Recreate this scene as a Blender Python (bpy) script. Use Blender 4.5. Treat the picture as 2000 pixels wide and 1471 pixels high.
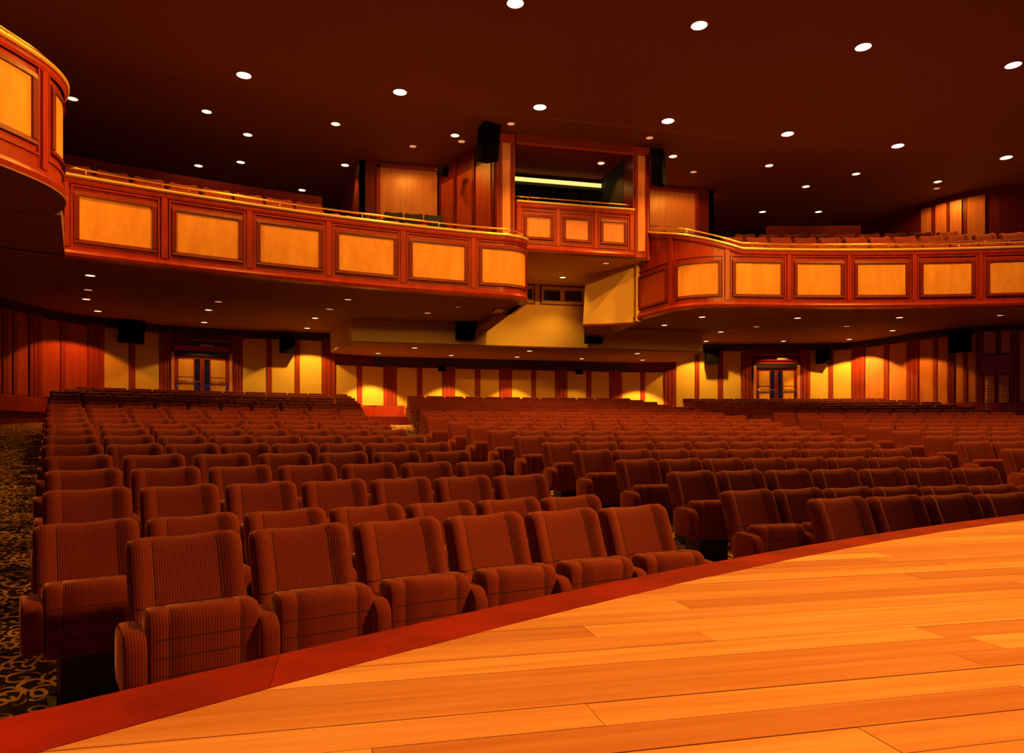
import bpy, bmesh, math, random
from mathutils import Vector, Matrix
random.seed(7)
R = math.radians
scn = bpy.context.scene
for o in list(bpy.data.objects): bpy.data.objects.remove(o)
COL = scn.collection
ZC = 1.42                       # camera height above the front floor

# ------------------------------------------------------------------ camera
F = 1390.0
cam_d = bpy.data.cameras.new('camera'); cam = bpy.data.objects.new('camera', cam_d); COL.objects.link(cam)
cam_d.sensor_fit = 'HORIZONTAL'; cam_d.sensor_width = 36.0; cam_d.lens = F / 2000 * 36.0
cam_d.shift_y = (851.0 - 735.5) / 2000.0
cam_d.clip_start = 0.05; cam_d.clip_end = 200
cam.location = (-5.25, 0, ZC); cam.rotation_euler = (R(90), 0, R(-13.05))
scn.camera = cam

# ------------------------------------------------------------------ world, exposure, general lights
w = bpy.data.worlds.new('world'); scn.world = w; w.use_nodes = True
w.node_tree.nodes['Background'].inputs[0].default_value = (0.36, 0.22, 0.60, 1)
w.node_tree.nodes['Background'].inputs[1].default_value = 0.15
scn.view_settings.view_transform = 'Standard'; scn.view_settings.look = 'None'
scn.view_settings.gamma = 1.0; scn.view_settings.exposure = 0.0
scn.view_settings.use_curve_mapping = False
WARM = (1.0, 0.40, 0.035)

def area_light(name, loc, target, sx, sy, power, color=WARM, spread=180):
    d = bpy.data.lights.new(name, 'AREA'); d.shape = 'RECTANGLE'; d.size = sx; d.size_y = sy
    d.energy = power; d.color = color; d.spread = R(spread)
    o = bpy.data.objects.new(name, d); COL.objects.link(o); o.location = loc
    v = Vector(target) - Vector(loc); o.rotation_euler = v.to_track_quat('-Z', 'Y').to_euler()
    return o
# stage lighting bar high above the stage, behind the camera
area_light('stage_batten_light', (-3.5, -0.3, 7.6), (-3.5, -0.1, 0.9), 7, 0.6, 150, spread=62)
area_light('stage_batten_light', (4.5, -0.3, 7.6), (4.5, -0.1, 0.9), 7, 0.6, 150, spread=62)
area_light('balcony_fill_light', (0, -1.5, 8.1), (0, 15.5, 5.4), 9, 0.5, 110, spread=36)  # added frontal fill that brightens the balcony fronts
area_light('side_box_fill_light', (9, -1.0, 7.4), (-9.2, 9.6, 5.15), 1.5, 0.5, 100, spread=22)  # added fill from the right for the left side box front
area_light('front_seat_fill_light', (3.2, 1.2, 7.6), (-4.2, 4.2, 0.8), 0.8, 0.5, 60, spread=36)  # added fill aimed at the left front seats

# ------------------------------------------------------------------ materials
def newmat(name, base, rough=0.5, metal=0.0, spec=0.5):
    m = bpy.data.materials.new(name); m.use_nodes = True
    b = m.node_tree.nodes['Principled BSDF']
    b.inputs['Base Color'].default_value = (*base, 1); b.inputs['Roughness'].default_value = rough
    b.inputs['Metallic'].default_value = metal; b.inputs['Specular IOR Level'].default_value = spec
    return m, m.node_tree, b
def nd(nt, t, **kw):
    n = nt.nodes.new(t)
    for k, v in kw.items(): setattr(n, k, v)
    return n
def wood(name, c1, c2, scale=(1, 1, 1), rough=0.3, coords='Object', vary=0.0, bump=0.02, spec=0.5):
    m, nt, b = newmat(name, c1, rough, spec=spec)
    tc = nd(nt, 'ShaderNodeTexCoord'); mp = nd(nt, 'ShaderNodeMapping'); mp.inputs['Scale'].default_value = scale
    nt.links.new(tc.outputs[coords], mp.inputs[0])
    no = nd(nt, 'ShaderNodeTexNoise'); no.inputs['Scale'].default_value = 3.0; no.inputs['Detail'].default_value = 6; no.inputs['Roughness'].default_value = 0.65
    nt.links.new(mp.outputs[0], no.inputs['Vector'])
    cr = nd(nt, 'ShaderNodeValToRGB'); cr.color_ramp.elements[0].position = 0.3; cr.color_ramp.elements[1].position = 0.72
    cr.color_ramp.elements[0].color = (*c2, 1); cr.color_ramp.elements[1].color = (*c1, 1)
    nt.links.new(no.outputs['Fac'], cr.inputs[0])
    out = cr.outputs[0]
    if vary > 0:
        oi = nd(nt, 'ShaderNodeObjectInfo'); mr = nd(nt, 'ShaderNodeMapRange'); mr.inputs[3].default_value = 1 - vary; mr.inputs[4].default_value = 1 + vary * 0.35
        nt.links.new(oi.outputs['Random'], mr.inputs[0])
        hs = nd(nt, 'ShaderNodeMix', data_type='RGBA', blend_type='MULTIPLY'); hs.inputs[0].default_value = 1
        nt.links.new(out, hs.inputs[6])
        cc = nd(nt, 'ShaderNodeCombineColor')
        pw = nd(nt, 'ShaderNodeMath', operation='POWER'); pw.inputs[1].default_value = 1.9
        nt.links.new(mr.outputs[0], pw.inputs[0])
        nt.links.new(mr.outputs[0], cc.inputs[0]); nt.links.new(pw.outputs[0], cc.inputs[1]); nt.links.new(pw.outputs[0], cc.inputs[2])
        nt.links.new(cc.outputs[0], hs.inputs[7]); out = hs.outputs[2]
        # shift the grain on every board
        va = nd(nt, 'ShaderNodeVectorMath', operation='ADD'); nt.links.new(tc.outputs[coords], va.inputs[0])
        sc = nd(nt, 'ShaderNodeMath', operation='MULTIPLY'); sc.inputs[1].default_value = 37
        nt.links.new(oi.outputs['Random'], sc.inputs[0]); nt.links.new(sc.outputs[0], va.inputs[1]); nt.links.new(va.outputs[0], mp.inputs[0])
    nt.links.new(out, b.inputs['Base Color'])
    if bump:
        bu = nd(nt, 'ShaderNodeBump'); bu.inputs['Strength'].default_value = bump * 5; bu.inputs['Distance'].default_value = 0.002
        nt.links.new(no.outputs['Fac'], bu.inputs['Height']); nt.links.new(bu.outputs[0], b.inputs['Normal'])
    return m
M = {}
M['mahogany'] = wood('mahogany', (0.36, 0.034, 0.012), (0.22, 0.018, 0.007), (2, 2, 0.5), 0.3, spec=0.28)
M['mahogany_matte'] = wood('mahogany_matte', (0.30, 0.030, 0.012), (0.20, 0.018, 0.007), (5, 5, 0.5), 0.6, spec=0.25)
M['mahogany_dark'] = wood('mahogany_dark', (0.20, 0.018, 0.008), (0.11, 0.010, 0.005), (6, 6, 0.5), 0.4, spec=0.2)
M['maple'] = wood('maple_panel', (0.76, 0.40, 0.09), (0.60, 0.26, 0.05), (1.6, 1.6, 0.5), 0.5, bump=0.0, spec=0.12)
M['redwood'] = wood('red_veneer', (0.46, 0.075, 0.025), (0.30, 0.032, 0.012), (4, 4, 0.35), 0.4, bump=0.0)
M['orangewood'] = wood('orange_veneer', (0.66, 0.26, 0.10), (0.48, 0.15, 0.05), (4, 4, 0.35), 0.4, bump=0.0)
M['board'] = wood('stage_board', (0.80, 0.45, 0.22), (0.60, 0.25, 0.08), (0.45, 9, 9), 0.5, vary=0.30, bump=0.01, spec=0.15)
M['edgeboard'] = wood('stage_edge_board', (0.36, 0.016, 0.012), (0.15, 0.006, 0.005), (1.2, 1.2, 1.2), 0.65, vary=0.15, spec=0.06)
M['cream'] = newmat('cream_plaster', (0.66, 0.44, 0.11), 0.75)[0]
M['cream_fabric'] = newmat('cream_wall_fabric', (0.62, 0.40, 0.08), 0.85)[0]
M['soffit'] = newmat('soffit_paint', (0.27, 0.11, 0.07), 0.8)[0]
M['ceil'] = newmat('ceiling_paint', (0.20, 0.075, 0.06), 0.8)[0]
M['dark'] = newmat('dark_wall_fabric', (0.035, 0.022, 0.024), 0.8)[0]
M['black'] = newmat('black_cabinet', (0.003, 0.002, 0.003), 0.9, spec=0.05)[0]
M['grille'] = newmat('black_grille', (0.003, 0.002, 0.003), 0.95, spec=0.03)[0]
M['steel'] = newmat('steel', (0.55, 0.5, 0.45), 0.25, 1.0)[0]
M['brass'] = newmat('brass', (0.85, 0.50, 0.16), 0.22, 1.0)[0]
M['caprail'] = newmat('brass_nosing', (0.86, 0.56, 0.20), 0.3, 0.4)[0]
M['blackmetal'] = newmat('black_metal', (0.012, 0.011, 0.012), 0.45)[0]
M['glass'] = newmat('dark_glass', (0.01, 0.01, 0.012), 0.05, spec=0.8)[0]
M['matte_red'] = newmat('matte_red_paint', (0.32, 0.08, 0.04), 1.0, spec=0.0)[0]
M['seam'] = newmat('seam_thread', (0.05, 0.012, 0.008), 0.9)[0]
M['blackseat'] = newmat('black_upholstery', (0.02, 0.016, 0.02), 0.8)[0]
M['sign'] = newmat('sign_face', (0.75, 0.62, 0.30), 0.5)[0]

def emis(name, col, s):
    m = bpy.data.materials.new(name); m.use_nodes = True; nt = m.node_tree
    e = nd(nt, 'ShaderNodeEmission'); e.inputs[0].default_value = (*col, 1); e.inputs[1].default_value = s
    nt.links.new(e.outputs[0], nt.nodes['Material Output'].inputs[0]); return m
M['lamp_big'] = emis('lamp_big', (1.0, 0.72, 0.34), 9)
M['lamp_small'] = emis('lamp_small', (1.0, 0.68, 0.34), 2.6)
M['lamp_dim'] = emis('lamp_dim', (1.0, 0.36, 0.16), 0.75)
M['slit'] = emis('slit_light', (0.95, 0.80, 0.22), 1.15)

def fabric(name, c1, c2):
    m, nt, b = newmat(name, c1, 0.85, spec=0.2)
    b.inputs['Sheen Weight'].default_value = 1.0; b.inputs['Sheen Roughness'].default_value = 0.3
    b.inputs['Sheen Tint'].default_value = (1, 0.40, 0.25, 1)
    tc = nd(nt, 'ShaderNodeTexCoord'); sx = nd(nt, 'ShaderNodeSeparateXYZ'); nt.links.new(tc.outputs['Object'], sx.inputs[0])
    mu = nd(nt, 'ShaderNodeMath', operation='MULTIPLY'); mu.inputs[1].default_value = 2 * math.pi / 0.0125
    nt.links.new(sx.outputs[0], mu.inputs[0])
    si = nd(nt, 'ShaderNodeMath', operation='SINE'); nt.links.new(mu.outputs[0], si.inputs[0])
    mr = nd(nt, 'ShaderNodeMapRange'); mr.inputs[1].default_value = -1; nt.links.new(si.outputs[0], mr.inputs[0])
    no = nd(nt, 'ShaderNodeTexNoise'); no.inputs['Scale'].default_value = 9; nt.links.new(tc.outputs['Object'], no.inputs['Vector'])
    ml = nd(nt, 'ShaderNodeMath', operation='MULTIPLY_ADD'); ml.inputs[1].default_value = 0.3; ml.inputs[2].default_value = -0.15
    nt.links.new(no.outputs['Fac'], ml.inputs[0])
    ad = nd(nt, 'ShaderNodeMath', operation='ADD', use_clamp=True); nt.links.new(mr.outputs[0], ad.inputs[0]); nt.links.new(ml.outputs[0], ad.inputs[1])
    mx = nd(nt, 'ShaderNodeMix', data_type='RGBA'); mx.inputs[6].default_value = (*c2, 1); mx.inputs[7].default_value = (*c1, 1)
    nt.links.new(ad.outputs[0], mx.inputs[0]); nt.links.new(mx.outputs[2], b.inputs['Base Color'])
    bu = nd(nt, 'ShaderNodeBump'); bu.inputs['Strength'].default_value = 0.2; bu.inputs['Distance'].default_value = 0.002
    nt.links.new(si.outputs[0], bu.inputs['Height']); nt.links.new(bu.outputs[0], b.inputs['Normal'])
    return m
M['seat'] = fabric('ribbed_seat_fabric', (0.23, 0.030, 0.020), (0.11, 0.013, 0.011))

def carpet():
    m, nt, b = newmat('swirl_carpet', (0.02, 0.015, 0.02), 0.95, spec=0.1)
    L = nt.links.new
    tc = nd(nt, 'ShaderNodeTexCoord'); mp = nd(nt, 'ShaderNodeMapping'); mp.inputs['Scale'].default_value = (1, 1, 0); L(tc.outputs['Object'], mp.inputs[0])
    nz = nd(nt, 'ShaderNodeTexNoise'); nz.inputs['Scale'].default_value = 5; L(mp.outputs[0], nz.inputs['Vector'])
    sb = nd(nt, 'ShaderNodeVectorMath', operation='SUBTRACT'); sb.inputs[1].default_value = (0.5, 0.5, 0.5); L(nz.outputs['Color'], sb.inputs[0])
    sc = nd(nt, 'ShaderNodeVectorMath', operation='SCALE'); sc.inputs['Scale'].default_value = 0.10; L(sb.outputs[0], sc.inputs[0])
    ad = nd(nt, 'ShaderNodeVectorMath', operation='ADD'); L(mp.outputs[0], ad.inputs[0]); L(sc.outputs[0], ad.inputs[1])
    fac = None
    for scale, off, turns in ((6.8, 0.0, 13.0), (5.6, 3.7, -12.0)):
        a2 = nd(nt, 'ShaderNodeVectorMath', operation='ADD'); a2.inputs[1].default_value = (off, off * 0.6, 0); L(ad.outputs[0], a2.inputs[0])
        vo = nd(nt, 'ShaderNodeTexVoronoi', voronoi_dimensions='2D'); vo.inputs['Scale'].default_value = scale; L(a2.outputs[0], vo.inputs['Vector'])
        s1 = nd(nt, 'ShaderNodeVectorMath', operation='SUBTRACT'); L(a2.outputs[0], s1.inputs[0]); L(vo.outputs['Position'], s1.inputs[1])
        sp = nd(nt, 'ShaderNodeSeparateXYZ'); L(s1.outputs[0], sp.inputs[0])
        at = nd(nt, 'ShaderNodeMath', operation='ARCTAN2'); L(sp.outputs[1], at.inputs[0]); L(sp.outputs[0], at.inputs[1])
        dv = nd(nt, 'ShaderNodeMath', operation='DIVIDE'); dv.inputs[1].default_value = 2 * math.pi; L(at.outputs[0], dv.inputs[0])
        rr = nd(nt, 'ShaderNodeMath', operation='MULTIPLY'); rr.inputs[1].default_value = turns; 
        ln = nd(nt, 'ShaderNodeVectorMath', operation='LENGTH'); L(s1.outputs[0], ln.inputs[0]); L(ln.outputs['Value'], rr.inputs[0])
        su = nd(nt, 'ShaderNodeMath', operation='ADD'); L(dv.outputs[0], su.inputs[0]); L(rr.outputs[0], su.inputs[1])
        cs = nd(nt, 'ShaderNodeSeparateColor'); L(vo.outputs['Color'], cs.inputs[0])
        s3 = nd(nt, 'ShaderNodeMath', operation='ADD'); L(su.outputs[0], s3.inputs[0]); L(cs.outputs[0], s3.inputs[1])
        fr = nd(nt, 'ShaderNodeMath', operation='FRACT'); L(s3.outputs[0], fr.inputs[0])
        s4 = nd(nt, 'ShaderNodeMath', operation='SUBTRACT'); s4.inputs[1].default_value = 0.5; L(fr.outputs[0], s4.inputs[0])
        ab = nd(nt, 'ShaderNodeMath', operation='ABSOLUTE'); L(s4.outputs[0], ab.inputs[0])
        th = nd(nt, 'ShaderNodeMapRange'); th.inputs[1].default_value = 0.15; th.inputs[2].default_value = 0.10; L(ab.outputs[0], th.inputs[0])
        lim = nd(nt, 'ShaderNodeMapRange'); lim.inputs[1].default_value = 0.098; lim.inputs[2].default_value = 0.09; L(ln.outputs['Value'], lim.inputs[0])
        mm = nd(nt, 'ShaderNodeMath', operation='MULTIPLY'); L(th.outputs[0], mm.inputs[0]); L(lim.outputs[0], mm.inputs[1])
        if fac is None: fac = mm
        else:
            mx = nd(nt, 'ShaderNodeMath', operation='MAXIMUM'); L(fac.outputs[0], mx.inputs[0]); L(mm.outputs[0], mx.inputs[1]); fac = mx
    mix = nd(nt, 'ShaderNodeMix', data_type='RGBA'); mix.inputs[6].default_value = (0.035, 0.02, 0.026, 1); mix.inputs[7].default_value = (0.70, 0.38, 0.14, 1)
    L(fac.outputs[0], mix.inputs[0]); L(mix.outputs[2], b.inputs['Base Color'])
    return m
M['carpet'] = carpet()

# ------------------------------------------------------------------ mesh helpers
class MB:
    def __init__(s): s.v = []; s.f = []
    def quad(s, a, b, c, d): n = len(s.v); s.v += [tuple(a), tuple(b), tuple(c), tuple(d)]; s.f.append((n, n+1, n+2, n+3))
    def prism(s, pts, z0, z1):
        """vertical prism over plan points; z0/z1 may be lists"""
        n = len(pts); k = len(s.v)
        z0 = z0 if isinstance(z0, (list, tuple)) else [z0]*n; z1 = z1 if isinstance(z1, (list, tuple)) else [z1]*n
        s.v += [(p[0], p[1], z0[i]) for i, p in enumerate(pts)] + [(p[0], p[1], z1[i]) for i, p in enumerate(pts)]
        s.f.append(tuple(k+i for i in reversed(range(n)))); s.f.append(tuple(k+n+i for i in range(n)))
        for i in range(n): j = (i+1) % n; s.f.append((k+i, k+j, k+n+j, k+n+i))
        return s
    def box(s, x0, x1, y0, y1, z0, z1): return s.prism([(x0, y0), (x1, y0), (x1, y1), (x0, y1)], z0, z1)
    def sweep(s, path, prof, dz=None, closed=False):
        """path: [(x,y,nx,ny)], prof: closed loop of (n,z)"""
        k = len(s.v); m = len(prof); n = len(path)
        for i, (x, y, nx, ny) in enumerate(path):
            q = dz[i] if dz else 0
            for (o, z) in prof: s.v.append((x + nx*o, y + ny*o, z + q))
        for i in range(n - (0 if closed else 1)):
            a = k + i*m; b = k + ((i+1) % n)*m
            for j in range(m): jj = (j+1) % m; s.f.append((a+j, b+j, b+jj, a+jj))
        if not closed:
            s.f.append(tuple(k+j for j in range(m))); s.f.append(tuple(k+(n-1)*m+j for j in reversed(range(m))))
        return s
    def tube(s, pts, r, seg=8):
        k = len(s.v); n = len(pts)
        for i, p in enumerate(pts):
            p = Vector(p); t = (Vector(pts[min(i+1, n-1)]) - Vector(pts[max(i-1, 0)])).normalized()
            u = t.cross(Vector((0, 0, 1))); u = u.normalized() if u.length > 1e-4 else Vector((1, 0, 0)); v = u.cross(t)
            for j in range(seg):
                a = 2*math.pi*j/seg; s.v.append(tuple(p + u*math.cos(a)*r + v*math.sin(a)*r))
        for i in range(n-1):
            for j in range(seg): jj = (j+1) % seg; s.f.append((k+i*seg+j, k+i*seg+jj, k+(i+1)*seg+jj, k+(i+1)*seg+j))
        s.f.append(tuple(k+j for j in reversed(range(seg)))); s.f.append(tuple(k+(n-1)*seg+j for j in range(seg)))
        return s
    def mesh(s, name, mat, smooth=False):
        me = bpy.data.meshes.new(name); me.from_pydata(s.v, [], s.f); me.materials.append(mat)
        b = bmesh.new(); b.from_mesh(me); bmesh.ops.recalc_face_normals(b, faces=b.faces); b.to_mesh(me); b.free()
        if smooth:
            for p in me.polygons: p.use_smooth = True
        return me
    def build(s, name, mat, parent=None, smooth=False):
        o = bpy.data.objects.new(name, s.mesh(name, mat, smooth)); COL.objects.link(o)
        if parent: o.parent = parent
        return o
def tag(o, label=None, cat=None, group=None, kind=None):
    if label: o['label'] = label
    if cat: o['category'] = cat
    if group: o['group'] = group
    if kind: o['kind'] = kind
    return o
def empty(name, loc, rz=0):
    o = bpy.data.objects.new(name, None); COL.objects.link(o); o.location = loc; o.rotation_euler = (0, 0, rz); o.empty_display_size = 0.1; return o
def part(name, me, parent):
    o = bpy.data.objects.new(name, me); COL.objects.link(o); o.parent = parent; return o
CY = -11.02                                  # plan centre of all the seating arcs (x = 0)
def pol(Rr, deg): a = R(deg); return (Rr*math.sin(a), CY + Rr*math.cos(a))
def withnormals(pts, side=1):
    out = []
    for i, p in enumerate(pts):
        a = pts[max(i-1, 0)]; b = pts[min(i+1, len(pts)-1)]
        tx, ty = b[0]-a[0], b[1]-a[1]; l = math.hypot(tx, ty); out.append((p[0], p[1], side*ty/l, -side*tx/l))
    return out
def resample(pts, step):
    out = [pts[0]]
    for a, b in zip(pts[:-1], pts[1:]):
        n = max(1, int(math.hypot(b[0]-a[0], b[1]-a[1])/step + 0.5))
        for i in range(1, n+1): out.append((a[0]+(b[0]-a[0])*i/n, a[1]+(b[1]-a[1])*i/n))
    return out
def smoothpath(pts, it=2):
    for _ in range(it):
        q = [pts[0]]
        for a, b in zip(pts[:-1], pts[1:]):
            q.append((a[0]*.75+b[0]*.25, a[1]*.75+b[1]*.25)); q.append((a[0]*.25+b[0]*.75, a[1]*.25+b[1]*.75))
        q.append(pts[-1]); pts = q
    return pts

# ------------------------------------------------------------------ floor levels
SEAT_H = 0.925
TOPS = [-.493,-.472,-.364,-.267,-.176,-.084,.005,.097,.177,.27,.37,.47,.56,.66,.77,.87,.99,1.09,1.19]
ROWR = [16.05 + .909*i for i in range(19)]
ROWZ = [t + ZC - SEAT_H for t in TOPS]; ROWZ[0] = ROWZ[1] = 0.0
ZBACK = 0.57 + ZC
ZSOF = 3.12 + ZC; ZBOT = 2.90 + ZC; ZCEIL = 7.0 + ZC
WALL = [(-15.5,9.0),(-14.2,13.0),(-13.3,16.2),(-12.85,18.3),(-12.5,19.75),(-12.06,20.47),(-11.48,20.96),(-10.98,21.41),(-10.36,21.83),(-9.6,22.1),(-8.5,22.3),(-5.7,22.4),(-4.4,22.9),(4.2,22.9),(5.7,22.4),(6.8,22.2),(8.8,21.6),(10.6,21.1),(11.15,20.7),(11.45,19.6),(11.6,18.2),(11.82,17.4),(12.12,16.8),(12.52,16.3),(13.05,15.9),(15.0,14.5),(15.5,9)]

def wall_hit(deg):
    """distance from the centre to the wall line along a bearing"""
    dx, dy = math.sin(R(deg)), math.cos(R(deg)); best = 40
    for (a, b), (c, d) in zip(WALL[:-1], WALL[1:]):
        ex, ey = c-a, d-b; det = dx*(-ey) + ex*dy
        if abs(det) < 1e-9: continue
        px, py = a, b - CY
        t = (px*(-ey) + ex*py)/det; s_ = (dx*py - dy*px)/det
        if t > 5 and -1e-6 <= s_ <= 1+1e-6: best = min(best, t)
    return best

# raked carpet floor (polar rings)
FR = [9.0, ROWR[1] - .25] + [r - .25 for r in ROWR[2:]] + [33.10, 33.14, 40.0]
FZ = [0.0, 0.0] + ROWZ[2:] + [ROWZ[-1] + .06, ZBACK, ZBACK]
m = MB(); degs = [-42 + i*1.5 for i in range(57)]; k = len(degs)
for r, z in zip(FR, FZ):
    for a in degs: m.v.append((*pol(r, a), z))
for j in range(len(FR)-1):
    for i in range(k-1): m.f.append((j*k+i, j*k+i+1, (j+1)*k+i+1, (j+1)*k+i))
fl = m.build('floor', M['carpet']); tag(fl, kind='structure')
o = MB().sweep(withnormals([pol(33.08, a) for a in degs], 1), [(0, ROWZ[-1]), (.03, ROWZ[-1]), (.03, ZBACK+.004), (-.12, ZBACK+.004), (-.12, ROWZ[-1])]).build('trim_30', M['mahogany_matte']); tag(o, kind='structure')

# ------------------------------------------------------------------ stage
ZS = ZC - 0.5
OC, ORr = (5.1, -15.61), 20.246          # outer edge of the red border
IC, IR = (4.02, -13.03), 17.298          # inner edge
def circ(c, r, x): return c[1] + math.sqrt(max(r*r - (x-c[0])**2, 0))
stage = empty('stage', (0, 2.0, 0)); tag(stage, 'wooden stage floor with curved dark red edge in front of the seats', 'stage')
m = MB(); xs = [-7.6 + .4*i for i in range(40)]
front = [(x, circ(OC, ORr, x) - .03) for x in xs]
m.prism([(-7.6, -3.0)] + front + [(8.0, -3.0)], 0.0, ZS - 0.035)
o = m.build('stage_base', M['mahogany_dark'], stage); o.location = (0, -2.0, 0)
pitch = 0.1035
def inner_x(y):
    d = IR*IR - (y-IC[1])**2
    return (IC[0] - math.sqrt(d)) if d > 0 else None
def inner_xr(y): return IC[0] + math.sqrt(max(IR*IR - (y-IC[1])**2, 0))
y = 1.262 - 24*pitch; rnd = random.Random(3); row = 0
while y < 4.2:
    y0, y1 = y + 0.0009, y + pitch - 0.0009
    gap = {1.055: 1, 1.262: 1}.get(round(y, 3), 0)
    if gap: y0 += 0.002
    xl0, xl1 = inner_x(y0), inner_x(y1)
    if xl1 is None: break
    xr0, xr1 = min(inner_xr(y0), 8.0), min(inner_xr(y1), 8.0)
    cuts = []; x = -9 + rnd.uniform(0, 1.5)
    if abs(y - 1.262) < 0.01: cuts = [-5.434, -3.9, -2.2, -0.4, 1.5, 3.3, 5.0, 6.6]
    else:
        while x < 8: x += rnd.uniform(1.1, 2.6); cuts.append(x)
    seg0, seg1 = max(xl0, -7.6), max(xl1, -7.6)
    for c in cuts + [99]:
        if c < 99 and c < max(seg0, seg1) + 0.15: continue
        last = c > min(xr0, xr1) - 0.1
        e0, e1 = (xr0, xr1) if last else (c, c)
        zt = ZS + rnd.uniform(-0.0006, 0.0006)
        b = MB().prism([(seg0, y0), (e0 - .0008, y0), (e1 - .0008, y1), (seg1, y1)], ZS - 0.034, zt)
        ob = b.build('stage_board', M['board'], stage); ob.location = (0, -2.0, 0)
        if last: break
        seg0 = seg1 = c + .0008
    y += pitch
# curved border boards
x = -7.6; k = 0
while x < 8.0:
    x2 = min(x + (1.3 if k else 0.9), 8.0); n = 6
    px_ = [x + .0006 + (x2 - x - .0012)*i/n for i in range(n+1)]
    pts = [(q, circ(IC, IR, q) + .001) for q in px_] + [(q, circ(OC, ORr, q)) for q in reversed(px_)]
    ob = MB().prism(pts, ZS - 0.05, ZS + 0.001).build('edge_board', M['edgeboard'], stage); ob.location = (0, -2.0, 0)
    x = x2; k += 1

# ------------------------------------------------------------------ walls (lower level)
def seg_dir(p, q):
    l = math.hypot(q[0]-p[0], q[1]-p[1]); return ((q[0]-p[0])/l, (q[1]-p[1])/l, l)
def wall_mb(pts, z0, z1, thick=0.25):
    path = withnormals(pts, -1)     # normal pointing away from the hall
    return MB().sweep(path, [(0, z0), (thick, z0), (thick, z1), (0, z1)])
# wall runs left to right in plan, hall is on the right-hand side -> inward normal
WN = withnormals(WALL, 1)
i_l, i_r = 11, 14
walls = {}
for nm, sub in (('wall_left', WALL[:10]), ('wall_back', WALL[9:18]), ('wall_right', WALL[17:])):
    o = wall_mb(sub, 0.0, ZCEIL, 0.25).build(nm, M['mahogany_dark']); tag(o, kind='structure'); walls[nm] = o
def wall_of(x, y): return walls['wall_left'] if x < -10.0 else (walls['wall_right'] if x > 10.6 else walls['wall_back'])
BND = [(-13.10,17.1,'d'),(-12.98,17.7,'r'),(-12.93,17.93,'s'),(-12.86,18.25,'r'),(-12.82,18.43,'s'),(-12.78,18.57,'r'),(-12.75,18.7,'s'),(-12.66,19.09,'r'),(-12.55,19.53,'d'),(-12.31,20.05,'r'),(-12.24,20.17,'s'),(-11.87,20.63,'r'),(-11.56,20.89,'d'),(-11.07,21.33,'c'),(-10.95,21.43,'s'),(-10.41,21.8,'c'),(-10.13,21.91,'d'),(-8.55,22.29,'D'),(-8.27,22.31,'d'),(-7.58,22.33,'c'),(-7.45,22.34,'s'),(-6.78,22.36,'c'),(-6.65,22.37,'s'),(-5.99,22.39,'c'),(-5.6,22.44,'d'),(-4.95,22.69,'c'),(-4.81,22.74,'s'),(-4.12,22.9,'c'),(-3.72,22.9,'d'),(-3.06,22.9,'c'),(-2.91,22.9,'s'),(-2.25,22.9,'c'),(-1.85,22.9,'d'),(-1.18,22.9,'c'),(-1.02,22.9,'s'),(-0.37,22.9,'c'),(0.04,22.9,'d'),(0.72,22.9,'c'),(0.86,22.9,'s'),(1.54,22.9,'c'),(1.95,22.9,'d'),(2.64,22.9,'c'),(2.8,22.9,'s'),(3.46,22.9,'c'),(3.91,22.9,'d'),(4.55,22.78,'c'),(4.69,22.74,'s'),(5.31,22.53,'c'),(5.68,22.41,'d'),(6.33,22.29,'c'),(6.47,22.26,'s'),(7.1,22.11,'c'),(7.25,22.07,'s'),(7.85,21.88,'c'),(8.22,21.78,'d'),(9.7,21.35,'D'),(10.04,21.25,'d'),(10.64,21.07,'c'),(10.75,20.99,'s'),(11.18,20.59,'c'),(11.31,20.1,'d'),(11.47,19.44,'r'),(11.49,19.26,'s'),(11.56,18.6,'r'),(11.61,18.17,'d'),(11.72,17.75,'r'),(11.75,17.64,'s'),(11.84,17.36,'r'),(11.92,17.19,'d'),(12.02,16.99,'r'),(12.06,16.92,'s'),(12.18,16.73,'r'),(12.28,16.59,'d'),(12.71,16.16,'L'),(12.88,16.03,'d'),(13.06,15.89,'r'),(13.14,15.84,'s'),(13.45,15.6,'r')]
def slab(p, q, off0, off1, z0, z1, inset=0.0):
    """upright slab between plan points standing off0..off1 in front of the wall"""
    tx, ty, l = seg_dir(p, q); nx, ny = ty, -tx
    a = (p[0]+tx*inset, p[1]+ty*inset); b = (q[0]-tx*inset, q[1]-ty*inset)
    return [(a[0]+nx*off0, a[1]+ny*off0), (b[0]+nx*off0, b[1]+ny*off0), (b[0]+nx*off1, b[1]+ny*off1), (a[0]+nx*off1, a[1]+ny*off1)], z0, z1
PB = .95 + ZC
doors = []
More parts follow.
